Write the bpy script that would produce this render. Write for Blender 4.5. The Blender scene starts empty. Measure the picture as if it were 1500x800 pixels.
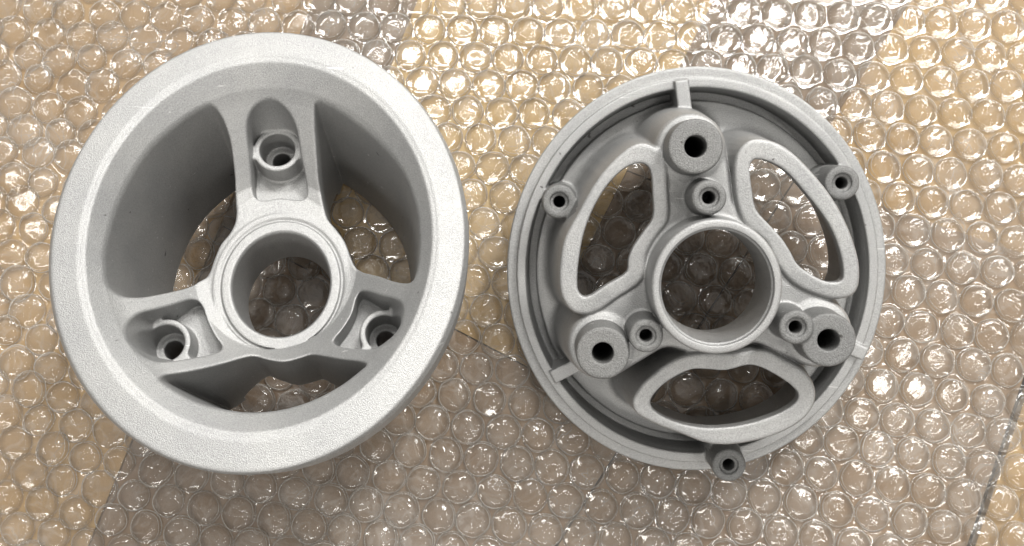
import bpy, math, random
import numpy as np
from mathutils import Vector, Matrix

# ------------------------------------------------------------------ camera, world, lamps, exposure
U = 0.00021                      # metres per design unit (one unit = one photo pixel at the table, mid frame)
F = 1400.0
PITCH = math.radians(9.0)
FW = np.array([0, math.sin(PITCH), -math.cos(PITCH)])
UP = np.array([0, math.cos(PITCH), math.sin(PITCH)])
RT = np.array([1.0, 0, 0])
CAM = -FW * F

scene = bpy.context.scene
col = scene.collection

cam_d = bpy.data.cameras.new("camera")
cam = bpy.data.objects.new("camera", cam_d)
col.objects.link(cam)
cam.location = CAM * U
cam.rotation_euler = (PITCH, 0, 0)
cam_d.sensor_fit = 'HORIZONTAL'
cam_d.sensor_width = 36.0
cam_d.lens = 36.0 * F / 1500.0
cam_d.clip_start = 0.01
cam_d.clip_end = 20.0
scene.camera = cam

world = bpy.data.worlds.new("World")
scene.world = world
world.use_nodes = True
bg = world.node_tree.nodes["Background"]
bg.inputs[0].default_value = (1.0, 0.97, 0.93, 1)
bg.inputs[1].default_value = 0.42


def ray(x, y):
    return RT * ((x - 750) / F) - UP * ((y - 400) / F) + FW


def at_z(x, y, z=0.0):
    d = ray(x, y)
    return CAM + d * ((z - CAM[2]) / d[2])


def lamp(name, loc, target, sx, sy, watts, color):
    l = bpy.data.lights.new(name, 'AREA')
    l.shape = 'RECTANGLE'
    l.size, l.size_y = sx, sy
    l.energy = watts
    l.color = color
    o = bpy.data.objects.new(name, l)
    o.location = loc
    d = Vector(target) - Vector(loc)
    o.rotation_euler = d.to_track_quat('-Z', 'Y').to_euler()
    col.objects.link(o)
    return o


def mirror_lamp(name, px, py, dist, sx, sy, watts, color):
    """an overhead lamp whose mirror image in the film lies at this point of the table"""
    P = at_z(px, py, 3)
    d = ray(px, py)
    d = d / np.linalg.norm(d)
    d[2] = -d[2]
    loc = (P + d * dist / U) * U
    return lamp(name, loc, (0, 0, 0), sx, sy, watts, color)


mirror_lamp("ceiling_lamp", 1290, 560, 1.5, 0.05, 0.24, 1.1, (1.0, 0.98, 0.94))
mirror_lamp("ceiling_lamp", 640, 110, 1.5, 0.24, 0.05, 2.2, (1.0, 0.98, 0.94))
mirror_lamp("off_frame_key", 690, -210, 1.5, 0.30, 0.20, 7.5, (1.0, 0.98, 0.95))  # added key light, set where its mirror image stays out of view
mirror_lamp("ceiling_lamp", 1120, 45, 1.5, 0.06, 0.22, 2.2, (1.0, 0.98, 0.94))
mirror_lamp("off_frame_key", 1230, -190, 1.5, 0.30, 0.20, 14.0, (1.0, 0.98, 0.95))  # stronger added key for the metal, its reflection also kept out of view
lamp("added_soft_light", (0.74, 1.12, 1.05), (0, 0, 0), 0.6, 0.5, 12.0, (1.0, 0.985, 0.95))  # added soft source for the gradient from the upper right, no window known
lamp("room_lamp", (-0.1, -1.0, 0.75), (0, 0, 0), 0.7, 0.08, 4.0, (1.0, 0.96, 0.9))
lamp("room_lamp", (0.55, -0.55, 1.5), (0, 0, 0), 0.03, 0.6, 3.0, (1.0, 0.97, 0.92))
lamp("room_lamp", (-0.9, 0.35, 1.4), (0, 0, 0), 0.03, 0.6, 2.0, (1.0, 0.97, 0.92))

scene.view_settings.view_transform = 'Standard'
scene.view_settings.look = 'None'
scene.view_settings.exposure = 0.09
scene.view_settings.gamma = 1.0

rng = np.random.default_rng(7)
random.seed(7)


# ------------------------------------------------------------------ helpers
def tag(o, label=None, cat=None, group=None, kind=None):
    if label: o['label'] = label
    if cat: o['category'] = cat
    if group: o['group'] = group
    if kind: o['kind'] = kind
    return o


def mesh_obj(name, verts, faces, mat, parent=None, smooth=True, normals=None):
    me = bpy.data.meshes.new(name)
    verts = np.asarray(verts, dtype=np.float32)
    if isinstance(faces, np.ndarray):
        n, k = faces.shape
        me.vertices.add(len(verts))
        me.vertices.foreach_set("co", verts.ravel())
        me.loops.add(n * k)
        me.loops.foreach_set("vertex_index", faces.astype(np.int32).ravel())
        me.polygons.add(n)
        me.polygons.foreach_set("loop_start", np.arange(0, n * k, k, dtype=np.int32))
        me.update(calc_edges=True)
    else:
        me.from_pydata([tuple(map(float, v)) for v in verts], [], faces)
    me.polygons.foreach_set("use_smooth", np.full(len(me.polygons), smooth, dtype=bool))
    if normals is not None:
        me.normals_split_custom_set_from_vertices(normals.astype(np.float32))
    me.materials.append(mat)
    o = bpy.data.objects.new(name, me)
    col.objects.link(o)
    if parent is not None:
        o.parent = parent
    return o


# ------------------------------------------------------------------ materials
class N:
    def __init__(self, name):
        self.m = bpy.data.materials.new(name)
        self.m.use_nodes = True
        self.t = self.m.node_tree
        self.t.nodes.clear()
        self.out = self.t.nodes.new("ShaderNodeOutputMaterial")

    def n(self, typ, **kw):
        nd = self.t.nodes.new(typ)
        for k, v in kw.items():
            if k.startswith("i_"):
                key = k[2:]
                key = int(key) if key.isdigit() else key.replace("_", " ")
                nd.inputs[key].default_value = v
            else:
                setattr(nd, k, v)
        return nd

    def l(self, a, b):
        self.t.links.new(a, b)

    def ramp(self, src, stops):
        r = self.n("ShaderNodeValToRGB")
        e = r.color_ramp.elements
        e[0].position, e[0].color = stops[0][0], stops[0][1]
        e[1].position, e[1].color = stops[-1][0], stops[-1][1]
        for p, c in stops[1:-1]:
            x = e.new(p); x.color = c
        self.l(src, r.inputs[0])
        return r.outputs[0]


def g(v, a=1.0):
    return (v, v, v, a) if not isinstance(v, tuple) else (*v, a)


def metal(name, lo, hi, rough, grain, bump):
    m = N(name)
    tc = m.n("ShaderNodeTexCoord")
    n1 = m.n("ShaderNodeTexNoise", i_Scale=grain, i_Detail=2.0, i_Roughness=0.6)
    n2 = m.n("ShaderNodeTexNoise", i_Scale=60.0, i_Detail=4.0, i_Roughness=0.6)
    n3 = m.n("ShaderNodeTexNoise", i_Scale=grain * 2.2, i_Detail=1.0)
    for x in (n1, n2, n3):
        m.l(tc.outputs["Object"], x.inputs["Vector"])
    c = m.ramp(n1.outputs[0], [(0.30, g(lo)), (0.70, g(hi))])
    c2 = m.ramp(n2.outputs[0], [(0.30, (0.86, 0.865, 0.87, 1)), (0.7, (1.0, 1.0, 0.99, 1))])
    mx = m.n("ShaderNodeMix", data_type='RGBA', blend_type='MULTIPLY')
    mx.inputs[0].default_value = 1.0
    m.l(c, mx.inputs[6]); m.l(c2, mx.inputs[7])
    # sparse scuffs (pale, thin) and small dark pits
    mp = m.n("ShaderNodeMapping")
    mp.inputs["Rotation"].default_value = (0.3, 0.2, 0.9)
    mp.inputs["Scale"].default_value = (45.0, 700.0, 700.0)
    m.l(tc.outputs["Object"], mp.inputs["Vector"])
    sc = m.n("ShaderNodeTexNoise", i_Scale=1.0, i_Detail=1.0, i_Distortion=0.6)
    m.l(mp.outputs[0], sc.inputs["Vector"])
    scm = m.ramp(sc.outputs[0], [(0.755, g(0.0)), (0.79, g(0.5))])
    m3 = m.n("ShaderNodeMix", data_type='RGBA')
    m.l(scm, m3.inputs[0]); m.l(mx.outputs[2], m3.inputs[6]); m3.inputs[7].default_value = (0.82, 0.82, 0.81, 1)
    pit = m.n("ShaderNodeTexNoise", i_Scale=420.0, i_Detail=1.0)
    m.l(tc.outputs["Object"], pit.inputs["Vector"])
    pm = m.ramp(pit.outputs[0], [(0.775, g(0.0)), (0.80, g(0.8))])
    m4 = m.n("ShaderNodeMix", data_type='RGBA')
    m.l(pm, m4.inputs[0]); m.l(m3.outputs[2], m4.inputs[6]); m4.inputs[7].default_value = (0.07, 0.065, 0.06, 1)
    p = m.n("ShaderNodeBsdfPrincipled", i_Metallic=0.6)
    m.l(m4.outputs[2], p.inputs["Base Color"])
    rr = m.n("ShaderNodeMapRange", i_3=rough - 0.08, i_4=rough + 0.1)
    m.l(n1.outputs[0], rr.inputs[0]); m.l(rr.outputs[0], p.inputs["Roughness"])
    add = m.n("ShaderNodeMath", operation='MULTIPLY_ADD', i_1=0.5)
    m.l(n3.outputs[0], add.inputs[0]); m.l(n1.outputs[0], add.inputs[2])
    b = m.n("ShaderNodeBump", i_Strength=bump, i_Distance=0.0005)
    m.l(add.outputs[0], b.inputs["Height"])
    m.l(b.outputs[0], p.inputs["Normal"])
    m.l(p.outputs[0], m.out.inputs[0])
    return m.m


M_CAST = metal("blasted_aluminium", (0.32, 0.32, 0.318), (0.51, 0.51, 0.506), 0.45, 3500.0, 0.36)
M_BOSS = metal("raw_cast_face", (0.16, 0.16, 0.158), (0.31, 0.31, 0.305), 0.56, 3200.0, 0.5)


def film_material(name, fold_scale, haze, bump, rough=0.045, gloss=1.3, cap=0.34):
    m = N(name)
    tc = m.n("ShaderNodeTexCoord")
    oi = m.n("ShaderNodeObjectInfo")
    off = m.n("ShaderNodeVectorMath", operation='MULTIPLY_ADD')
    cmb = m.n("ShaderNodeCombineXYZ")
    for i in range(3):
        m.l(oi.outputs["Random"], cmb.inputs[i])
    m.l(cmb.outputs[0], off.inputs[0])
    off.inputs[1].default_value = (0.37, 0.71, 0.53)
    m.l(tc.outputs["Object"], off.inputs[2])
    # long folds: a distorted wave-like ridge noise
    a = m.n("ShaderNodeTexNoise", i_Scale=fold_scale, i_Detail=2.5, i_Roughness=0.55, i_Distortion=1.2)
    a.noise_type = 'RIDGED_MULTIFRACTAL' if hasattr(a, "noise_type") else a.noise_type
    b_ = m.n("ShaderNodeTexNoise", i_Scale=fold_scale * 5, i_Detail=3.0, i_Roughness=0.6)
    for x in (a, b_):
        m.l(off.outputs[0], x.inputs["Vector"])
    ma = m.n("ShaderNodeMath", operation='MULTIPLY_ADD', i_1=0.16)
    m.l(b_.outputs[0], ma.inputs[0]); m.l(a.outputs[0], ma.inputs[2])
    bp = m.n("ShaderNodeBump", i_Strength=bump, i_Distance=0.0006)
    m.l(ma.outputs[0], bp.inputs["Height"])
    tr = m.n("ShaderNodeBsdfTransparent"); tr.inputs[0].default_value = (0.965, 0.955, 0.94, 1)
    gl = m.n("ShaderNodeBsdfGlossy", i_Roughness=rough); gl.inputs[0].default_value = (1, 1, 1, 1)
    m.l(bp.outputs[0], gl.inputs["Normal"])
    df = m.n("ShaderNodeBsdfTranslucent"); df.inputs[0].default_value = (0.92, 0.89, 0.84, 1)
    d2 = m.n("ShaderNodeBsdfDiffuse"); d2.inputs[0].default_value = (0.92, 0.90, 0.86, 1)
    hz = m.n("ShaderNodeMixShader", i_0=0.5)
    m.l(df.outputs[0], hz.inputs[1]); m.l(d2.outputs[0], hz.inputs[2])
    lw = m.n("ShaderNodeLayerWeight", i_Blend=0.5)
    pw = m.n("ShaderNodeMath", operation='POWER', i_1=4.0)
    m.l(lw.outputs["Facing"], pw.inputs[0])
    hw = m.n("ShaderNodeMath", operation='MULTIPLY_ADD', i_1=0.6, i_2=haze)  # whitens steep film edges in place of bright reflections along bubble rims
    m.l(pw.outputs[0], hw.inputs[0])
    fold = m.n("ShaderNodeTexNoise", i_Scale=fold_scale * 0.75, i_Detail=1.5, i_Distortion=1.8)
    m.l(off.outputs[0], fold.inputs["Vector"])
    fl = m.ramp(fold.outputs[0], [(0.455, g(0.0)), (0.495, g(0.17)), (0.535, g(0.0))])
    cl = m.n("ShaderNodeTexNoise", i_Scale=fold_scale * 0.5, i_Detail=2.0)
    m.l(off.outputs[0], cl.inputs["Vector"])
    cm = m.ramp(cl.outputs[0], [(0.42, g(0.0)), (0.66, g(0.12))])
    h1 = m.n("ShaderNodeMath", operation='ADD')
    m.l(fl, h1.inputs[0]); m.l(cm, h1.inputs[1])
    h2 = m.n("ShaderNodeMath", operation='ADD', use_clamp=True)
    m.l(h1.outputs[0], h2.inputs[0]); m.l(hw.outputs[0], h2.inputs[1])
    s1 = m.n("ShaderNodeMixShader")
    m.l(h2.outputs[0], s1.inputs[0]); m.l(tr.outputs[0], s1.inputs[1]); m.l(hz.outputs[0], s1.inputs[2])
    fr = m.n("ShaderNodeFresnel", i_IOR=1.5)
    m.l(bp.outputs[0], fr.inputs["Normal"])
    f2 = m.n("ShaderNodeMath", operation='MULTIPLY', i_1=gloss, use_clamp=True)
    m.l(fr.outputs[0], f2.inputs[0])
    f3 = m.n("ShaderNodeMath", operation='MINIMUM', i_1=cap)
    m.l(f2.outputs[0], f3.inputs[0])
    s2 = m.n("ShaderNodeMixShader")
    m.l(f3.outputs[0], s2.inputs[0]); m.l(s1.outputs[0], s2.inputs[1]); m.l(gl.outputs[0], s2.inputs[2])
    m.l(s2.outputs[0], m.out.inputs[0])
    return m.m


M_BUBBLE = film_material("bubble_film", 140.0, 0.03, 0.9, 0.08, 1.05)
M_SEAM = film_material("film_seam", 300.0, 0.22, 0.2)
M_SHEET = film_material("sheet_film", 60.0, 0.04, 0.45, 0.10, 1.9, 0.42)


def plank_material(name, c1, c2, c3, ang):
    m = N(name)
    tc = m.n("ShaderNodeTexCoord")
    mp = m.n("ShaderNodeMapping")
    mp.inputs["Rotation"].default_value = (0, 0, ang)
    mp.inputs["Scale"].default_value = (1.0, 0.12, 1.0)
    m.l(tc.outputs["Object"], mp.inputs["Vector"])
    a = m.n("ShaderNodeTexNoise", i_Scale=130.0, i_Detail=5.0, i_Roughness=0.6, i_Distortion=0.3)
    b = m.n("ShaderNodeTexNoise", i_Scale=11.0, i_Detail=3.0, i_Roughness=0.55)
    m.l(mp.outputs[0], a.inputs["Vector"]); m.l(tc.outputs["Object"], b.inputs["Vector"])
    ca = m.ramp(a.outputs[0], [(0.3, g(c1)), (0.7, g(c2))])
    fb = m.ramp(b.outputs[0], [(0.42, g(0.0)), (0.62, g(1.0))])
    mx = m.n("ShaderNodeMix", data_type='RGBA')
    m.l(fb, mx.inputs[0]); m.l(ca, mx.inputs[6]); mx.inputs[7].default_value = g(c3)
    p = m.n("ShaderNodeBsdfPrincipled", i_Roughness=0.62)
    m.l(mx.outputs[2], p.inputs["Base Color"])
    bp = m.n("ShaderNodeBump", i_Strength=0.4, i_Distance=0.0005)
    m.l(a.outputs[0], bp.inputs["Height"]); m.l(bp.outputs[0], p.inputs["Normal"])
    m.l(p.outputs[0], m.out.inputs[0])
    return m.m


ANG = math.radians(-22)
TAN = plank_material("tan_wood", (0.46, 0.30, 0.135), (0.53, 0.36, 0.17), (0.42, 0.275, 0.13), ANG)
TAN2 = plank_material("golden_wood", (0.518, 0.334, 0.128), (0.605, 0.414, 0.175), (0.384, 0.251, 0.118), ANG)
MAUVE = plank_material("mauve_wood", (0.221, 0.154, 0.097), (0.269, 0.189, 0.121), (0.259, 0.180, 0.111), ANG)
PALE = plank_material("pale_wood", (0.576, 0.396, 0.161), (0.672, 0.475, 0.208), (0.499, 0.343, 0.155), ANG)
BROWN = plank_material("brown_wood", (0.235, 0.160, 0.102), (0.290, 0.203, 0.132), (0.330, 0.228, 0.136), ANG)
M_DARK = plank_material("dark_joint", (0.03, 0.022, 0.018), (0.05, 0.04, 0.03), (0.04, 0.03, 0.025), ANG)


# ------------------------------------------------------------------ table of planks
def flat(name, pts, z, mat, parent=None, depth=0.004):
    n = len(pts)
    v = [(x, y, z) for x, y in pts] + [(x, y, z - depth) for x, y in pts]
    f = [list(range(n)), list(range(2 * n - 1, n - 1, -1))]
    f += [[i, i + n, (i + 1) % n + n, (i + 1) % n] for i in range(n)]
    a = sum(pts[i][0] * pts[(i + 1) % n][1] - pts[(i + 1) % n][0] * pts[i][1] for i in range(n))
    if a < 0:
        f = [q[::-1] for q in f]
    return mesh_obj(name, v, f, mat, parent, smooth=False)


W2 = 0.36
table = flat("table", [(-W2, -W2 * .75), (W2, -W2 * .75), (W2, W2 * .75), (-W2, W2 * .75)], -0.0032, M_DARK, depth=0.02)
tag(table, "wooden plank table top seen through the bubble wrap", None, None, 'structure')


def line_at(e, y):
    (x0, y0), (x1, y1) = e
    return x0 + (x1 - x0) * (y - y0) / (y1 - y0)


EDGES = [((-250, 0), (-580, 800)), ((460, 0), (130, 800)), ((612, 0), (285, 800)), ((1045, 0), (640, 800)),
         ((1335, 0), (815, 800)), ((1690, 0), (1421, 800)), ((2150, 0), (1950, 800))]
YT, YB = -260, 1060


def plank(ei, y0l, y0r, y1l, y1r, mat, gl=1.2, gr=1.2, ge=1.2):
    L, R = EDGES[ei], EDGES[ei + 1]
    px = [(line_at(L, y0l) + gl, y0l + ge), (line_at(R, y0r) - gr, y0r + ge),
          (line_at(R, y1r) - gr, y1r - ge), (line_at(L, y1l) + gl, y1l - ge)]
    pts = [tuple(at_z(x, y, 0)[:2] * U) for x, y in px]
    return flat("plank", pts, 0.0, mat, table, depth=0.003)


plank(0, YT, YT, YB, YB, TAN)
plank(1, YT, YT, 330, 395, MAUVE, gl=.3, gr=.15)
plank(1, 330, 395, YB, YB, BROWN, gr=.1)
plank(2, YT, YT, 374, 538, PALE, gl=.15, gr=.15)
plank(2, 374, 538, YB, YB, BROWN, gl=.1, gr=.1)
plank(3, YT, YT, 250, 330, MAUVE, gl=.15, gr=.2)
plank(3, 250, 330, YB, YB, BROWN, gl=.1, gr=2)
plank(4, YT, YT, 260, 390, TAN2, gl=.2, gr=5, ge=.1)
plank(4, 260, 390, YB, YB, BROWN, gl=2, gr=5, ge=.1)
plank(5, YT, YT, YB, YB, TAN2, gl=8)


# ------------------------------------------------------------------ implicit-surface toolkit (numpy)
f32 = np.float32


def smin(a, b, k):
    h = np.maximum(k - np.abs(a - b), 0)
    return np.minimum(a, b) - h * h * (0.25 / k)


def smax(a, b, k):
    h = np.maximum(k - np.abs(a - b), 0)
    return np.maximum(a, b) + h * h * (0.25 / k)


def sd_poly(X, Y, P):
    P = np.asarray(P, dtype=f32)
    d = np.full(X.shape, 1e12, dtype=f32)
    s = np.ones(X.shape, dtype=bool)
    n = len(P)
    for i in range(n):
        ax, ay = P[i]; bx, by = P[i - 1]
        ex, ey = bx - ax, by - ay
        wx, wy = X - ax, Y - ay
        t = np.clip((wx * ex + wy * ey) / (ex * ex + ey * ey + 1e-9), 0, 1)
        qx, qy = wx - ex * t, wy - ey * t
        np.minimum(d, qx * qx + qy * qy, out=d)
        c1 = Y >= ay; c2 = Y < by; c3 = ex * wy > ey * wx
        s ^= (c1 & c2 & c3) | (~c1 & ~c2 & ~c3)
    return np.where(s, 1, -1).astype(f32) * np.sqrt(d)


def spline(P, sub=4):
    P = np.asarray(P, dtype=float)
    n = len(P); out = []
    for i in range(n):
        p0, p1, p2, p3 = P[i - 1], P[i], P[(i + 1) % n], P[(i + 2) % n]
        t0 = 0.0
        a = lambda p, q: max(np.linalg.norm(q - p), 1e-6) ** 0.5
        t1 = a(p0, p1); t2 = t1 + a(p1, p2); t3 = t2 + a(p2, p3)
        for j in range(sub):
            t = t1 + (t2 - t1) * j / sub
            A1 = (t1 - t) / t1 * p0 + t / t1 * p1
            A2 = (t2 - t) / (t2 - t1) * p1 + (t - t1) / (t2 - t1) * p2
            A3 = (t3 - t) / (t3 - t2) * p2 + (t - t2) / (t3 - t2) * p3
            B1 = (t2 - t) / t2 * A1 + t / t2 * A2
            B2 = (t3 - t) / (t3 - t1) * A2 + (t - t1) / (t3 - t1) * A3
            out.append((t2 - t) / (t2 - t1) * B1 + (t - t1) / (t2 - t1) * B2)
    return np.array(out)


def seg_sd(X, Y, a, b):
    ex, ey = b[0] - a[0], b[1] - a[1]
    t = np.clip(((X - a[0]) * ex + (Y - a[1]) * ey) / (ex * ex + ey * ey), 0, 1)
    return np.hypot(X - a[0] - ex * t, Y - a[1] - ey * t)


def tri_sample(D, p):
    n = np.array(D.shape) - 1
    p = np.clip(p, 0, n - 1e-3)
    i = p.astype(np.int32); f = (p - i).astype(f32)
    x, y, z = i.T; fx, fy, fz = f.T
    c = lambda a, b, e: D[x + a, y + b, z + e]
    return ((c(0, 0, 0) * (1 - fx) + c(1, 0, 0) * fx) * (1 - fy) + (c(0, 1, 0) * (1 - fx) + c(1, 1, 0) * fx) * fy) * (1 - fz) + \
           ((c(0, 0, 1) * (1 - fx) + c(1, 0, 1) * fx) * (1 - fy) + (c(0, 1, 1) * (1 - fx) + c(1, 1, 1) * fx) * fy) * fz


def surface_net(D):
    """vertices (in grid units), quads and unit normals of the zero level of D"""
    ins = D < 0
    nx, ny, nz = D.shape
    cnt = np.zeros((nx - 1, ny - 1, nz - 1), dtype=np.int8)
    for a in (0, 1):
        for b in (0, 1):
            for c in (0, 1):
                cnt += ins[a:nx - 1 + a, b:ny - 1 + b, c:nz - 1 + c]
    act = (cnt > 0) & (cnt < 8)
    idx = np.full(act.shape, -1, dtype=np.int32)
    cells = np.argwhere(act)
    idx[act] = np.arange(len(cells), dtype=np.int32)
    corner = {}
    x, y, z = cells.T
    for a in (0, 1):
        for b in (0, 1):
            for c in (0, 1):
                corner[a, b, c] = D[x + a, y + b, z + c]
    acc = np.zeros((len(cells), 3), dtype=f32); num = np.zeros(len(cells), dtype=f32)
    for ax in range(3):
        for u in (0, 1):
            for v in (0, 1):
                k0 = [u, v]; k0.insert(ax, 0); k1 = [u, v]; k1.insert(ax, 1)
                d0, d1 = corner[tuple(k0)], corner[tuple(k1)]
                m = (d0 < 0) != (d1 < 0)
                t = np.where(m, d0 / np.where(m, d0 - d1, 1), 0)
                pos = np.tile(np.array(k0, dtype=f32), (len(cells), 1)); pos[:, ax] = t
                acc += pos * m[:, None]; num += m
    V = cells + acc / num[:, None]
    Q = []
    for ax in range(3):
        sl0 = [slice(1, None)] * 3; sl1 = [slice(1, None)] * 3
        sl0 = [slice(1, s - 1) for s in D.shape]; sl1 = list(sl0)
        sl0[ax] = slice(0, D.shape[ax] - 1); sl1[ax] = slice(1, D.shape[ax])
        A = ins[tuple(sl0)]; B = ins[tuple(sl1)]
        e = np.argwhere(A != B)
        flip = B[e[:, 0], e[:, 1], e[:, 2]]
        o = np.array([1, 1, 1]); o[ax] = 0
        e = e + o
        u, v = [(1, 2), (2, 0), (0, 1)][ax]
        du = np.zeros(3, int); du[u] = 1; dv = np.zeros(3, int); dv[v] = 1
        g_ = lambda q: idx[q[:, 0], q[:, 1], q[:, 2]]
        q = np.stack([g_(e - du - dv), g_(e - dv), g_(e), g_(e - du)], 1)
        q[flip] = q[flip][:, ::-1]
        Q.append(q)
    Q = np.concatenate(Q)
    Q = Q[(Q >= 0).all(1)]
    h = 0.7
    def grad(V):
        G = np.empty_like(V, dtype=f32)
        for ax in range(3):
            s = np.zeros(3, dtype=f32); s[ax] = h
            G[:, ax] = (tri_sample(D, V + s) - tri_sample(D, V - s)) / (2 * h)
        return G
    for _ in range(2):
        G = grad(V); d = tri_sample(D, V)
        step = -(d / np.maximum((G * G).sum(1), 0.15))[:, None] * G
        V = V + np.clip(step, -0.5, 0.5)
    G = grad(V)
    Nn = G / np.maximum(np.linalg.norm(G, axis=1), 1e-6)[:, None]
    return V.astype(f32), Q, Nn.astype(f32)


class Frame:
    """local frame of a casting: origin in the world (design units), z along its axis"""
    def __init__(self, origin, axis):
        self.o = np.asarray(origin, float)
        self.z = axis / np.linalg.norm(axis)
        x = np.array([1.0, 0, 0]); x = x - self.z * (x @ self.z)
        self.x = x / np.linalg.norm(x)
        self.y = np.cross(self.z, self.x)

    def loc(self, px, py, z):
        d = ray(px, py); c = CAM - self.o
        s = (z - c @ self.z) / (d @ self.z)
        p = c + d * s
        return np.array([p @ self.x, p @ self.y])

    def matrix(self):
        m = Matrix.Identity(4)
        for i, a in enumerate((self.x, self.y, self.z)):
            for j in range(3):
                m[j][i] = a[j]
        for j in range(3):
            m[j][3] = self.o[j] * U
        return m


def frame_from(base_px, base_z, zl_base, top_px, zl_top):
    """the casting's axis passes behind base_px at world height base_z and behind top_px"""
    P = at_z(*base_px, base_z); d = ray(*top_px); o = CAM - P; H = zl_top - zl_base
    A = d @ d; B = 2 * o @ d; C_ = o @ o - H * H
    s = (-B - math.sqrt(B * B - 4 * A * C_)) / (2 * A)
    ax = (CAM + d * s - P) / H
    return Frame(P - ax * zl_base, ax)


VOX = 1.8


def build_parts(root, D, org, part_ids, names, mats, labels=None, parents=None):
    """mesh the field and hand each region of the skin to its own part"""
    V, Q, Nn = surface_net(D)
    P = V * VOX + org
    c = P[Q].mean(1); nq = Nn[Q].mean(1)
    ids = part_ids(c, nq)
    objs = {}
    for k in sorted(set(ids.tolist())):
        q = Q[ids == k]
        if len(q) < 12:
            continue
        used, inv = np.unique(q, return_inverse=True)
        par = root
        if parents and k in parents:
            par = objs.get(parents[k], root)
        o = mesh_obj(names[k], P[used] * U, inv.reshape(q.shape), mats[k], par, True, Nn[used])
        objs[k] = o
        if labels and k in labels:
            o['label'] = labels[k]
    return objs


def thing(name, fr, label, cat):
    o = bpy.data.objects.new(name, None)
    o.empty_display_size = 0.02
    col.objects.link(o)
    o.matrix_world = fr.matrix()
    return tag(o, label, cat)


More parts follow.
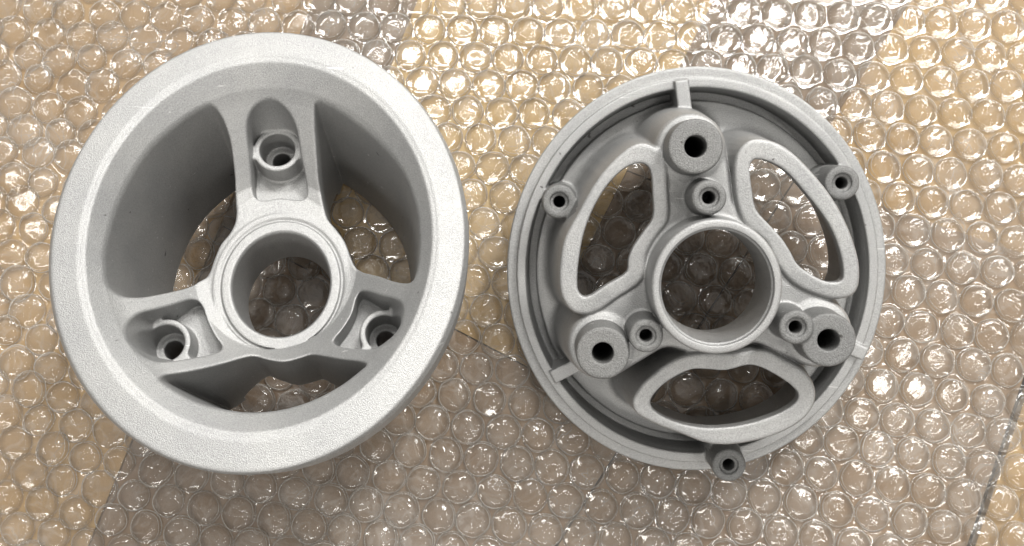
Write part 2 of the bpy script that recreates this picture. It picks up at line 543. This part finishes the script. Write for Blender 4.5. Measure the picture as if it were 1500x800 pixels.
# ------------------------------------------------------------------ the deep cast wheel (left)
def build_wheel():
    H = 250.0
    fr = frame_from((427, 445), 34.0, 0.0, (379, 363), H)
    L = fr.loc
    rc_x = np.linalg.norm(L(638, 363, H) - L(120, 363, H)) / 2
    rc_y = np.linalg.norm(L(379, 86, H) - L(379, 640, H)) / 2
    e = rc_y / rc_x
    rc = rc_x + 4.5
    zo = H - 5
    ro = np.linalg.norm(L(686, 371, zo) - L(81, 371, zo)) / 2 + 6
    zw = H - 22
    rw = np.linalg.norm(L(620, 385, zw) - L(155, 385, zw)) / 2 + 1
    zh = 138.0
    print("wheel axis", fr.z, "rc", rc, "e", e, "ro", ro, "rw", rw)
    ez = lambda z: float(np.interp(z, [0, zh, zw, H], [1.075, 1.10, 1.105, e]))
    CX, CY = 1.5, 15.0
    zc = lambda r: zh + (zw - zh) * np.clip((r - 96) / (rw - 96), 0, 1.2)

    def on_cone(p):
        z = 150.0
        for _ in range(25):
            q = L(p[0], p[1], z)
            z = 0.5 * z + 0.5 * float(zc(math.hypot(q[0] - CX, (q[1] - CY) / ez(z))))
        return q

    def window_pt(p):
        q = on_cone(p)
        k = ez(zw)
        r = math.hypot(q[0] - CX, (q[1] - CY) / k)
        if r > rw - 2:
            f = (rw - 2) / r
            q = np.array([CX + (q[0] - CX) * f, CY + (q[1] - CY) * f])
        return q
    X1 = np.arange(-ro - 9, ro + 10, VOX, dtype=f32)
    Y1 = np.arange(-ro * e - 2, ro * e + 26, VOX, dtype=f32)
    Z1 = np.arange(-5, H + 8, VOX, dtype=f32)
    X, Y = np.meshgrid(X1, Y1, indexing='ij')
    R = np.hypot(X - CX, (Y - CY) / e)
    rs = np.arange(0, R.max() + 2, 0.75, dtype=f32)
    rb = rw - 34
    rim_poly = [(rc + 1, H - 5.5), (ro - 9, H - 7.5), (ro - 5, H - 14), (ro - 5, H - 62), (rc - 6, H - 72), (rb + 46, H - 100),
                (rb + 28, 8), (rb + 2, 8), (rb + 2, 110), (rw + 1, zw - 12), (rw + 5, zw - 4), (rc - 2, H - 7)]
    plate_poly = [(-50, zh), (89, zh), (103, zh + 5), (rw - 2, zw - 2), (rw + 6, zw + 8), (rw + 14, zw + 18), (rw + 14, 100), (rb + 8, 12), (96, 50), (-50, 50)]
    W = [
        [(311, 154), (325.6, 170), (338, 200), (344, 242), (346, 285), (347, 322), (338, 342), (325, 358), (316, 378), (305.5, 405), (292, 414), (276, 421), (240, 431),
         (204, 437), (178, 434), (160, 421), (154, 393), (155, 365), (166, 319), (187, 268), (221, 217), (264, 179), (298, 157)],
        [(462, 149), (458.6, 174), (461, 221), (466, 268), (472, 300), (478, 321), (490, 336), (503, 354), (512, 378), (521, 394), (553, 406), (583, 415),
         (603, 413), (616, 398), (621, 370), (619, 345), (612, 302), (590, 251), (551, 204), (509, 170), (476, 151)],
        [(231, 559), (238, 550), (260, 545), (285, 540), (330, 529), (356, 522), (371, 520), (391, 525), (415, 528), (437, 523), (455, 517.5), (474, 519), (495, 523),
         (529, 529), (542, 540), (535, 556), (508, 577), (460, 603), (405, 619), (348, 619), (285, 596), (249, 576), (234, 566)],
    ]
    Pk = [
        [(391, 147.4), (374, 157), (364.4, 174), (363, 193), (365, 214), (367.6, 246), (370, 276), (374, 289), (382.5, 293.4), (410, 290), (440, 292.6), (448, 288),
         (449.5, 279), (445, 250.5), (440, 229), (433.5, 191), (425, 170), (412, 155), (401.6, 148.5)],
        [(186, 479.5), (193, 469), (205, 460), (231, 453), (257.5, 445), (278.5, 438.5), (288, 440), (295, 449), (303, 471), (313.5, 492), (323, 506), (321.5, 512),
         (313.5, 516), (284, 522), (249, 527), (229.5, 527), (208.5, 520), (193, 505), (186, 491)],
        [(528, 427), (538.5, 427), (559, 434), (579, 439.5), (589, 448), (591, 461), (586, 483), (574.5, 499), (556.5, 508), (525, 509), (495, 505), (489, 499),
         (502.5, 481), (516, 458), (522, 436)],
    ]
    ring_px = [(406, 219), (242.0, 502.5), (562.5, 488)]
    zf, zr = 122.0, 156.0
    dW = [sd_poly(X, Y, spline([window_pt(p) for p in w], 3)) for w in W]
    dP = [sd_poly(X, Y, spline([on_cone(p) for p in p_], 3)) for p_ in Pk]
    ringc = [L(*p, zr) for p in ring_px]
    dR = [np.hypot(X - c[0], Y - c[1]) for c in ringc]
    ears = []
    for c in ringc:                      # a small ear on each side ties the seat to the pocket walls
        u = np.array([c[0] - 2.0, c[1] - 14.0]); u = u / np.linalg.norm(u)
        al = (X - c[0]) * u[0] + (Y - c[1]) * u[1]
        pe = np.abs(-(X - c[0]) * u[1] + (Y - c[1]) * u[0])
        ears.append(np.maximum(np.abs(al + 6) - 5.0 - 0.25 * np.maximum(pe - 26, 0), pe - 44))
    Em = np.minimum.reduce(ears)
    Ro, Ri, Rh = 30.5, 22.8, 12.0
    hc = L(411.5, 415, zh + 4)
    eh = 1.128
    RH = np.hypot(X - hc[0], (Y - hc[1]) / eh)
    bore = np.linalg.norm(L(483, 415, zh + 4) - L(340, 415, zh + 4)) / 2
    grv = np.linalg.norm(L(502.5, 417, zh) - L(323.5, 417, zh)) / 2
    Wmin = np.minimum.reduce(dW); Pmin = np.minimum.reduce(dP); Rmin = np.minimum.reduce(dR)
    D = np.empty((len(X1), len(Y1), len(Z1)), dtype=f32)
    for k, z in enumerate(Z1):
        zz = np.full_like(rs, z)
        R = np.hypot(X - CX, (Y - CY) / ez(z))
        rim = np.interp(R, rs, sd_poly(rs, zz, rim_poly) - 5.0).astype(f32)
        plate = np.interp(R, rs, sd_poly(rs, zz, plate_poly)).astype(f32)
        # windows narrow a little with depth (draft)
        plate = smin(plate, np.maximum(RH - grv - 7, np.maximum(z - zh, 46 - z)), 5.0)
        # pockets with flat floor
        pc = smax(Pmin + 0.02 * (zh - z), zf - z, 2.5)
        plate = smax(plate, -pc, 3.0)
        body = smin(rim, plate, 9.0)
        body = smax(body, -(Wmin + (0.02 + 0.06 * np.clip((R - 115) / 50, 0, 1)) * max(0.0, zw - z)), 3.5)
        rg = smax(smin(Rmin - Ro, Em, 6.0) - 0.03 * (zr - z), z - zr, 2.5)
        rg = np.maximum(rg, 50 - z)
        rg = smax(rg, Pmin - 3, 3.0)
        body = smin(body, rg, 3.0)
        cb = smax(Rmin - Ri + 0.02 * (zr - z), zr - 40 - z, 2.0)
        body = smax(body, -cb, 2.5)
        body = smax(body, -(Rmin - Rh), 2.5)
        # hub lip, groove, bore
        lip = smax(np.abs(RH - (bore + grv) / 2 + 0.5) - (grv - bore) / 2 + 1.2, z - (zh + 3), 2.5)
        body = smin(body, np.maximum(lip, 46 - z), 1.5)
        gr_ = np.hypot(RH - grv, z - zh - 1.2) - 2.1
        body = smax(body, -gr_, 2.0)
        body = smax(body, -(RH - bore + 0.035 * (zh - z)), 3.5)
        D[:, :, k] = body
    org = np.array([X1[0], Y1[0], Z1[0]], dtype=f32)

    def part_ids(c, n):
        x, y, z = c.T
        r = np.hypot(x - CX, (y - CY) / (e - 0.05))
        rh = np.hypot(x - hc[0], (y - hc[1]) / eh)
        ij = np.clip(((c[:, :2] - org[:2]) / VOX + 0.5).astype(int), 0, np.array(X.shape) - 1)
        ids = np.zeros(len(c), dtype=int)                    # 0 rim
        inner = r < rb + 12
        inner |= (r < rw + 1) & (z > zw - 12) & (Wmin[ij[:, 0], ij[:, 1]] > 1.0) & (z < zw + 3)
        ang = np.degrees(np.arctan2(y - hc[1], x - hc[0])) % 360
        sp = np.argmin(np.stack([np.abs((ang - a + 180) % 360 - 180) for a in (91, 212, 333)]), 0)
        ids[inner] = 2 + sp[inner]
        ids[rh < grv + 1.5] = 1
        ids[(z < 20) & (r < rw) & (rh < grv + 9)] = 1
        rm = np.stack([d[ij[:, 0], ij[:, 1]] for d in dR])
        k = rm.argmin(0); m = (rm.min(0) < Ro + 2.5) & (Pmin[ij[:, 0], ij[:, 1]] < 2) & (z > zf + 2) & (z < zr + 1.5)
        m |= (rm.min(0) < Ri + 1) & (z < zr + 1)
        ids[m] = 5 + k[m]
        pk = np.stack([d[ij[:, 0], ij[:, 1]] for d in dP])
        return ids
    root = thing("wheel_casting", fr,
                 "deep silver cast wheel half with broad sloping rim and three pocketed spokes", "wheel")
    names = {0: "rim", 1: "hub", 2: "spoke", 3: "spoke", 4: "spoke", 5: "bolt_seat", 6: "bolt_seat", 7: "bolt_seat"}
    build_parts(root, D, org, part_ids, names, {k: M_CAST for k in names}, parents={5: 2, 6: 3, 7: 4})
    return fr, dict(rb=rb, e=e)


# ------------------------------------------------------------------ the flat cast cover (right)
def build_cover():
    ZR, ZT = 28.0, 226.0
    fr = frame_from((1018, 396), 132.0, ZR, (1050, 420), ZT)
    L = fr.loc
    ro = np.linalg.norm(L(1296, 396, 22) - L(741, 396, 22)) / 2
    roy = np.linalg.norm(L(1018, 100, 22) - L(1018, 691, 22)) / 2
    e = roy / ro
    c0 = (L(1296, 396, 22) + L(741, 396, 22) + L(1018, 101, 22) + L(1018, 691, 22)) / 4
    print("cover axis", fr.z, "ro", ro, "e", e, "c0", c0)
    zt, zfr, zfl = 155.0, 160.0, 0.0
    X1 = np.arange(c0[0] - ro - 9, c0[0] + ro + 10, VOX, dtype=f32)
    Y1 = np.arange(c0[1] - roy - 22, c0[1] + roy + 10, VOX, dtype=f32)
    Z1 = np.arange(-172, ZT + 8, VOX, dtype=f32)
    X, Y = np.meshgrid(X1, Y1, indexing='ij')
    R = np.hypot(X - c0[0], (Y - c0[1]) / e)
    openings = [
        [(944, 239), (953, 248), (957, 285), (957, 319), (943, 340), (928, 362), (921, 380), (919, 398), (890, 417), (857, 436), (847, 428), (845, 405), (848, 375), (855, 340),
         (870, 302), (890, 270), (912, 248), (930, 239)],
        [(1099, 240), (1107, 232), (1144, 244), (1180, 281), (1214, 326), (1229, 360), (1236, 392), (1234, 411), (1213, 414), (1187, 402), (1168, 388),
         (1158, 370), (1145, 350), (1124, 327), (1107, 307), (1101, 277)],
        [(952, 590), (957, 578), (978, 558), (1012, 541), (1030, 540), (1064, 542), (1098, 534), (1123, 541), (1168, 572), (1170, 584), (1157, 598), (1110, 618),
         (1064, 627), (1025, 627), (986, 618), (958, 602)],
    ]
    outers = [
        [(938, 213), (955, 217), (970, 232), (975, 280), (975, 322), (958, 345), (944, 372), (938, 408), (905, 432), (867, 456), (843, 455), (827, 435), (823, 410), (824, 385),
         (830, 352), (849, 315), (882, 259), (920, 221)],
        [(1082, 229), (1097, 210), (1116, 207), (1150, 220), (1195, 264), (1225, 306), (1247, 355), (1256, 395), (1251, 426), (1230, 435), (1204, 431),
         (1165, 413), (1142, 385), (1125, 352), (1092, 322), (1080, 277)],
        [(930, 590), (939, 571), (960, 550), (995, 527), (1035, 520), (1075, 521), (1119, 516), (1150, 530), (1178, 548), (1191, 571), (1187, 597), (1161, 622),
         (1106, 643), (1045, 648), (995, 631), (961, 618), (935, 603)],
    ]
    pc = lambda P, z: spline([L(x, y, z) for x, y in P], 3)
    dO = [sd_poly(X, Y, pc(o, zfr)) for o in openings]
    dF = [sd_poly(X, Y, pc(o, zfr)) for o in outers]
    big = [L(x, y, 208.0) for x, y in ((1019, 214.5), (883, 517.5), (1214, 498.5))]
    small = [L(x, y, 214.0) for x, y in ((1039, 289.5), (946.6, 492.4), (1166.5, 480))]
    outb = [L(x, y, 92.0) for x, y in ((819, 295.5), (1234, 268), (1068, 682))]
    hub = L(1050, 420.5, ZT)
    hub_o = np.linalg.norm(L(1146.5, 420, ZT) - L(954, 420, ZT)) / 2 - 1
    hub_i = np.linalg.norm(L(1136, 420, ZT) - L(970, 420, ZT)) / 2
    eh = 1.05
    RH = np.hypot(X - hub[0], (Y - hub[1]) / eh)
    dist = lambda c: np.hypot(X - c[0], Y - c[1])
    dB = [dist(c) for c in big]; dS = [dist(c) for c in small]; dU = [dist(c) for c in outb]
    Bm, Sm, Um = (np.minimum.reduce(q) for q in (dB, dS, dU))
    Om, Fm = np.minimum.reduce(dO), np.minimum.reduce(dF)
    rB, rS, rU = 31.0, 19.5, 21.5
    # the raised spider: hub disc, arms to the big bosses, the lobes round the windows
    arm = np.minimum.reduce([seg_sd(X, Y, hub, c) for c in big]) - 41
    spider = smin(smin(RH - hub_o - 14, arm, 14), Fm - 1, 5)
    gus = np.minimum.reduce([seg_sd(X, Y, c, c + (hub - c) / np.linalg.norm(hub - c) * 52) for c in outb])
    ribs = []
    for (a, b) in (((998, 121), (1006, 185)), ((812, 551), (858, 528)), ((1272, 521), (1228, 501))):
        A_, B_ = L(*a, 40), L(*b, 40)
        ln = np.linalg.norm(B_ - A_); t_ = (B_ - A_) / ln
        al = (X - A_[0]) * t_[0] + (Y - A_[1]) * t_[1]
        pe = np.abs(-(X - A_[0]) * t_[1] + (Y - A_[1]) * t_[0])
        ribs.append(np.maximum(pe, np.abs(al - ln / 2) - ln / 2 + 8 - 2))
    Rb = np.minimum.reduce(ribs)
    rbi = ro
    r1 = np.linalg.norm(L(1285, 396, 30) - L(758, 396, 30)) / 2
    r2 = np.linalg.norm(L(1273, 396, 34) - L(772, 396, 34)) / 2
    floor_in = r2 - 0
    lows = [-(fr.o[2] + c[0] * fr.x[2] + c[1] * fr.y[2] - 9) / fr.z[2] for c in big]
    D = np.empty((len(X1), len(Y1), len(Z1)), dtype=f32)
    for k, z in enumerate(Z1):
        flange = smax(R - ro, np.maximum(z - 24, 0 - z - 22), 2.5)
        lip = smax(np.abs(R - (r1 + r2) / 2) - (r1 - r2) / 2, np.maximum(z - 38, -32 - z), 1.5)
        flange = np.maximum(flange, r2 - R)
        # a deep moat runs between the lip and the floor plate
        base = smax(R - r2 + 12, np.maximum(z - zfl, -32 - z), 3.0)
        moat = np.maximum(R - r2 - 4, np.maximum(z + 18, -32 - z))
        body = smin(smin(flange, lip, 2.0), np.minimum(base, moat), 1.5)
        sp = smax(spider - 0.13 * (zt - z), z - zt, 7.0)
        sp = np.maximum(sp, -30 - z)
        body = smin(body, sp, 14.0)
        # collars round the big bosses
        cl = smax(Bm - rB - 7 - 0.05 * (160 - z), z - 158, 5.0)
        body = smin(body, np.maximum(cl, -20 - z), 5.0)
        frm = smax(Fm - 2.8 - 0.10 * (zfr - z), z - zfr, 4.5)
        body = smin(body, np.maximum(frm, -20 - z), 3.0)
        bb = smax(Bm - rB - 0.02 * (208 - z), z - 208, 4.0)
        body = smin(body, np.maximum(bb, -20 - z), 3.0)
        sb = smax(Sm - rS - 0.03 * (214 - z), z - 214, 4.0)
        body = smin(body, np.maximum(sb, -20 - z), 3.0)
        ub = smax(Um - rU - 0.03 * (92 - z), z - 92, 4.0)
        ub = np.maximum(ub, -20 - z)
        gs = smax(gus - 17 - 0.03 * (60 - z), z - 58, 6.0)
        body = smin(body, smin(ub, np.maximum(gs, -20 - z), 6.0), 4.0)
        rb = smax(Rb - 9.0 - 0.02 * (45 - z), z - 45, 2.0)
        rb = np.maximum(rb, R - r1 - 6)
        body = smin(body, np.maximum(rb, -20 - z), 2.5)
        ht = smax(RH - hub_o - 1 - 0.02 * (ZT - z), z - ZT, 4.5)
        body = smin(body, np.maximum(ht, 128 - z), 5.0)
        # the underside is hollow: walls about 12 thick
        body = smax(body, -smax(spider + 7 - 0.115 * (zt - z), z - (zt - 14), 4.0), 3.0)
        for dd, rr, top in ((Bm, 26.0, 208),):
            body = np.minimum(body, smax(dd - rr, np.maximum(z - (zt - 10), zfl - z), 3.0))
        body = np.minimum(body, smax(RH - hub_o, np.maximum(z - ZT + 10, 128 - z), 3.0))
        for c_, low in zip(dB, lows):
            body = np.minimum(body, smax(c_ - 22, np.maximum(z - 100, low - z), 4.0))
        # openings, bore, holes
        body = smax(body, -np.maximum(Om + 0.8 - 0.02 * (zfr - z), -60 - z), 3.0)
        body = smax(body, -np.maximum(RH - hub_i + 1.5 + 0.01 * (ZT - z), -60 - z), 3.0)
        body = smax(body, -np.maximum(RH - hub_i - 16, z - 128), 2.0)
        body = smax(body, -smax(RH - hub_i - 0.8, ZT - 6 - z, 1.0), 1.5)
        body = smax(body, -smax(Bm - 12.4, 20 - z, 2.0), 2.0)
        body = smax(body, -smax(Sm - 7.4, 150 - z, 2.0), 1.8)
        body = smax(body, -smax(Sm - 11.2, 214 - 3.5 - z, 1.0), 1.5)
        body = smax(body, -smax(Um - 7.4, 0 - z, 2.0), 1.8)
        body = smax(body, -smax(Um - 11.6, 92 - 3.5 - z, 1.0), 1.5)
        D[:, :, k] = body
    org = np.array([X1[0], Y1[0], Z1[0]], dtype=f32)

    def part_ids(c, n):
        x, y, z = c.T
        ij = np.clip(((c[:, :2] - org[:2]) / VOX + 0.5).astype(int), 0, np.array(X.shape) - 1)
        s = lambda A: A[ij[:, 0], ij[:, 1]]
        r = s(R); rh = s(RH)
        ids = np.ones(len(c), dtype=int)                      # 1 web_plate
        ids[r > r2 - 2.5] = 0                                 # 0 rim
        ids[(rh < hub_o + 3) & ((z > zt + 4) | (rh < hub_i + 2))] = 2
        f = np.stack([s(d) for d in dF]); o = np.stack([s(d) for d in dO])
        k = f.argmin(0); m = (f.min(0) < 2.0) & (z > zt + 2) & (rh > hub_o + 1.5) | (o.min(0) < 2.0)
        ids[m] = 3 + k[m]
        rr = np.stack([s(d) for d in ribs]); k = rr.argmin(0)
        m = (rr.min(0) < 10) & (z > zfl + 3) & (z < 49) & (r < r1 + 6) & (s(spider) > 2) & (s(Bm) > rB + 13)
        ids[m] = 6 + k[m]
        b = np.stack([s(d) for d in dB]); k = b.argmin(0); m = (b.min(0) < rB + 3) & (z > 160) | (b.min(0) < 26)
        ids[m] = 9 + k[m]
        q = np.stack([s(d) for d in dS]); k = q.argmin(0); m = (q.min(0) < rS + 3) & (z > zt + 3) & (rh > hub_o + 1) | (q.min(0) < 9)
        ids[m] = 12 + k[m]
        u = np.stack([s(d) for d in dU]); k = u.argmin(0); m = (u.min(0) < rU + 2) & (z > 36) & (s(Fm) > 3) | (u.min(0) < 9)
        ids[m] = 15 + k[m]
        return ids
    root = thing("cover_casting", fr,
                 "flat round silver cast cover with three window openings and tubular bosses", "wheel cover")
    names = {0: "rim", 1: "web_plate", 2: "hub"}
    for i in range(3):
        names.update({3 + i: "window_frame", 6 + i: "rib", 9 + i: "bolt_boss", 12 + i: "screw_boss", 15 + i: "screw_boss"})
    mats = {k: (M_BOSS if k >= 9 else M_CAST) for k in names}
    labels = {}
    for i in range(3):
        labels[9 + i] = "wide darker boss with a large round bolt hole"
        labels[12 + i] = "slim tall boss with a small hole beside the hub"
        labels[15 + i] = "slim boss with a small hole out at the rim"
    build_parts(root, D, org, part_ids, names, mats, labels)
    return fr, dict(ro=ro, e=e, c0=c0, hub=hub, hub_o=hub_o, big=big, lows=lows)


WF, WI = build_wheel()
CF, CI = build_cover()


def clearance(x, y):
    """height of the castings' undersides above the table at a table point, where they rest on the wrap"""
    h = 1e9
    o, z = WF.o, WF.z
    zz = o[2] - ((x - o[0]) * z[0] + (y - o[1]) * z[1]) / z[2]
    r = math.hypot(x - o[0], (y - o[1] - 12) / 1.07)
    if WI['rb'] - 26 < r < WI['rb'] + 44:
        h = min(h, zz)
    p = CF.o + CF.x * CI['c0'][0] + CF.y * CI['c0'][1] - CF.z * 32
    zz = p[2] - ((x - p[0]) * CF.z[0] + (y - p[1]) * CF.z[1]) / CF.z[2]
    r = math.hypot(x - p[0], (y - p[1]))
    if r < CI['ro'] + 26:
        h = min(h, zz)
    for c_, low in zip(CI['big'], CI['lows']):
        p = CF.o + CF.x * c_[0] + CF.y * c_[1] + CF.z * low
        if math.hypot(x - p[0], y - p[1]) < 22 + 26:
            h = min(h, p[2])
    return h


# ------------------------------------------------------------------ bubble wrap
PITCHW, RB, HB, ZF = 50.0, 24.4, 16.0, 2.5


def lattice():
    pts = []
    a = at_z(804, 764)
    for j in range(-6, 32):
        for i in range(-32, 34):
            x = (i + 0.5 * (j % 2)) * PITCHW + (j // 2) * 0.0
            y = j * PITCHW * 0.866 + a[1] - 2 * PITCHW
            th = math.radians(-9.0 + 6.0 * (y - a[1]) / 700.0)
            xx = x + a[0] - 15 * PITCHW * 0 + 5 * math.sin(y * 0.006) + 0.13 * (y - a[1])
            yy = y + (xx - a[0]) * th + 5 * math.sin(xx * 0.005)
            lo = max(0.0, min(1.0, (-150 - xx) / 350.0)) * max(0.0, min(1.0, (yy + 500) / 500.0))
            j_ = 1.2 + 3.2 * lo
            pts.append((xx + random.uniform(-j_, j_), yy + random.uniform(-j_, j_)))
    return [p for p in pts if abs(p[0]) < 960 and abs(p[1]) < 590]


def bubble_mesh(seed, nr=24, ns=56):
    r_ = np.random.default_rng(seed)
    t = np.concatenate([[0.0], np.linspace(0.08, 1.0, nr) ** 0.8])
    V = []
    dents = [(r_.uniform(0, 6.28), r_.uniform(0.15, 0.8), r_.uniform(0.12, 0.3), r_.uniform(-0.16, 0.06)) for _ in range(4)]
    creases = [(r_.uniform(0, 6.28), r_.uniform(-0.6, 0.6), r_.uniform(0.045, 0.08), r_.uniform(-0.085, 0.07), r_.uniform(-0.8, 0.8)) for _ in range(8)]
    tilt = r_.uniform(-0.10, 0.10, 2)
    pw = r_.uniform(2.3, 3.4)
    lob = r_.uniform(0, 6.28)
    for ti in t:
        for k in range(1 if ti == 0 else ns):
            a = 2 * math.pi * k / ns
            x, y = ti * math.cos(a), ti * math.sin(a)
            h = max(0.0, 1 - ti ** pw) ** 0.5
            w = min(1.0, 2.2 * (1 - ti)) if ti > 0.5 else 1.0
            dz = 0.0
            for (da, dr, dw, dh) in dents:
                dz += dh * math.exp(-((x - dr * math.cos(da)) ** 2 + (y - dr * math.sin(da)) ** 2) / dw)
            for (ca, co, cw, ch, cb) in creases:
                s = x * math.cos(ca) + y * math.sin(ca) - co
                u = -x * math.sin(ca) + y * math.cos(ca)
                s += cb * 0.25 * u * u
                dz += ch * math.exp(-(s / cw) ** 2) * math.exp(-(u - cb) ** 2 / 0.35)
            z = h * (0.94 + tilt[0] * x + tilt[1] * y) + dz * w * 0.9 * min(1, h * 1.5)
            q = 1 + 0.025 * math.sin(2 * a + lob) + 0.015 * math.sin(5 * a + lob)
            rr = RB * (1.0 if ti < 0.97 else 1.0) * q
            V.append((x * rr * U, y * rr * U, max(z, 0.0) * HB * U))
    Fc = []
    for k in range(ns):
        Fc.append([0, 1 + k, 1 + (k + 1) % ns])
    rings = len(t)
    for i in range(rings - 2):
        b0 = 1 + i * ns
        b1 = b0 + ns
        for k in range(ns):
            k2 = (k + 1) % ns
            Fc.append([b0 + k, b1 + k, b1 + k2, b0 + k2])
    nd = len(Fc)
    # the sealed seam: a thin bead round the foot, and a finer fold round the shoulder
    for (br, bz, bt) in ((1.0, 0.02, 0.95), (0.93, 0.50, 0.55)):
        n0 = len(V); nb = 6
        for k in range(ns):
            a = 2 * math.pi * k / ns
            q = 1 + 0.025 * math.sin(2 * a + lob) + 0.015 * math.sin(5 * a + lob)
            wob = 0.07 * math.sin(3 * a + lob * 2) if bz > .1 else 0.0
            tt = bt * (0.65 + 0.45 * math.sin(a * 2 + lob * 3)) if bz > .1 else bt
            for j in range(nb):
                b = 2 * math.pi * j / nb
                rr = RB * br * q + tt * math.cos(b)
                V.append((rr * math.cos(a) * U, rr * math.sin(a) * U, (max(0, bz + wob) * HB + tt * math.sin(b)) * U))
        for k in range(ns):
            for j in range(nb):
                a0, a1 = n0 + k * nb, n0 + ((k + 1) % ns) * nb
                Fc.append([a0 + j, a1 + j, a1 + (j + 1) % nb, a0 + (j + 1) % nb])
    me = bpy.data.meshes.new("bubble")
    me.from_pydata(V, [], Fc)
    me.materials.append(M_BUBBLE)
    me.materials.append(M_SEAM)
    mi = np.zeros(len(Fc), dtype=np.int32); mi[nd:] = 1
    me.polygons.foreach_set("material_index", mi)
    me.polygons.foreach_set("use_smooth", np.ones(len(me.polygons), dtype=bool))
    return me


def project(p):
    d = np.asarray(p) - CAM
    z = d @ FW
    return 750 + F * (d @ RT) / z, 400 - F * (d @ UP) / z


pts = lattice()
PA = np.array(pts)

# sheet between the bubbles, gently puckered, rising in a meniscus at every bubble
gx = np.arange(-1010, 1011, 6.0); gy = np.arange(-650, 651, 6.0)
GX, GY = np.meshgrid(gx, gy, indexing='ij')
dmin = np.full(GX.shape, 1e9)
for (bx, by) in pts:
    i0, i1 = np.searchsorted(gx, (bx - 60, bx + 60)); j0, j1 = np.searchsorted(gy, (by - 60, by + 60))
    sub = np.hypot(GX[i0:i1, j0:j1] - bx, GY[i0:i1, j0:j1] - by)
    dmin[i0:i1, j0:j1] = np.minimum(dmin[i0:i1, j0:j1], sub)
und = sum(a * np.sin(GX * kx + GY * ky + ph) for a, kx, ky, ph in
          [(0.5, .021, .013, 1), (0.4, -.017, .031, 2.2), (0.35, .045, .02, .3), (0.3, .02, -.05, 4.0), (0.25, .071, .06, 2.0)])
GZ = ZF + 0.35 * und + 1.8 * np.exp(-((dmin - RB - 1) / 4.0) ** 2)
GZ[dmin < RB - 3] = ZF - 1.2
nxg, nyg = GX.shape
vid = np.arange(nxg * nyg).reshape(nxg, nyg)
quads = np.stack([vid[:-1, :-1], vid[1:, :-1], vid[1:, 1:], vid[:-1, 1:]], -1).reshape(-1, 4)
wrap = mesh_obj("bubble_wrap", np.stack([GX, GY, GZ], -1).reshape(-1, 3) * U, quads, M_SHEET)
tag(wrap, "clear bubble wrap sheet spread over the wooden planks beneath both castings", "bubble wrap")

NV = 22
protos = [bubble_mesh(100 + i) for i in range(NV)]


def hidden(px, py):
    a = math.hypot((px - 383) / 302, (py - 371) / 325)
    b = math.hypot((px - 1018) / 277, (py - 396) / 295)
    if a < 0.98:
        if math.hypot((px - 420) / 62, (py - 432) / 62) < 1: return False
        return not ((240 < px < 350 and 270 < py < 435) or (465 < px < 605 and 255 < py < 415) or (315 < px < 515 and 540 < py < 622))
    if b < 0.98:
        if math.hypot((px - 1040) / 78, (py - 410) / 84) < 1: return False
        return not ((845 < px < 960 and 235 < py < 440) or (1095 < px < 1240 and 230 < py < 415) or (950 < px < 1172 and 535 < py < 630))
    return False


cand = []
for (bx, by) in pts:
    px, py = project((bx, by, 8))
    vis = (-30 < px < 1530) and (-30 < py < 830) and not hidden(px, py)
    cand.append((bx, by, px, py, vis))
visible = sorted([c for c in cand if c[4]], key=lambda c: math.hypot((c[2] - 750) / 1.6, (c[3] - 480)))
first = set(id(c) for c in visible[:300])
print("bubbles", len(cand), "in view", len(visible))
rest_v, rest_f, nv = [], [], 0
pdata = []
for me in [bubble_mesh(100 + i, 10, 30) for i in range(NV)]:
    co = np.empty(len(me.vertices) * 3, dtype=f32); me.vertices.foreach_get("co", co)
    pdata.append((co.reshape(-1, 3), [list(p.vertices) for p in me.polygons]))
for c in cand:
    k = random.randrange(NV)
    a = random.uniform(0, 2 * math.pi)
    loose = max(0.0, min(1.0, (480 - c[2]) / 300.0))
    s = random.uniform(0.95 - 0.06 * loose, 1.02 + 0.05 * loose)            # the left side of the sheet is slacker
    sz = random.uniform(0.85, 1.1) * (1 - 0.25 * loose * random.random())
    if random.random() < 0.10 + 0.15 * loose:
        sz *= random.uniform(0.35, 0.7)                            # half-deflated ones
    cl = clearance(c[0], c[1])
    sz = min(sz, max(0.15, (cl - ZF - 1.5) / (HB * 1.12)))
    if id(c) in first:
        o = bpy.data.objects.new("bubble", protos[k])
        o.location = (c[0] * U, c[1] * U, ZF * U)
        o.rotation_euler = (random.uniform(-.06, .06) * (1 + 2 * loose), random.uniform(-.06, .06) * (1 + 2 * loose), a)
        o.scale = (s, s, sz)
        o.parent = wrap
        col.objects.link(o)
    else:
        co, fs = pdata[k]
        ca, sa = math.cos(a), math.sin(a)
        v = np.stack([(co[:, 0] * ca - co[:, 1] * sa) * s + c[0] * U, (co[:, 0] * sa + co[:, 1] * ca) * s + c[1] * U,
                      co[:, 2] * sz + ZF * U], -1)
        rest_v.append(v)
        rest_f += [[i + nv for i in f] for f in fs]
        nv += len(v)
rest = mesh_obj("bubble_field", np.concatenate(rest_v), rest_f, M_BUBBLE, wrap)
rest['kind'] = 'stuff'

print("wheel low", min(WF.o[2] - WI['rb'] * math.hypot(WF.z[0], WF.z[1]), 999))
scene.cycles.transparent_max_bounces = 24
scene.cycles.max_bounces = 7
scene.cycles.caustics_reflective = False
scene.cycles.caustics_refractive = False
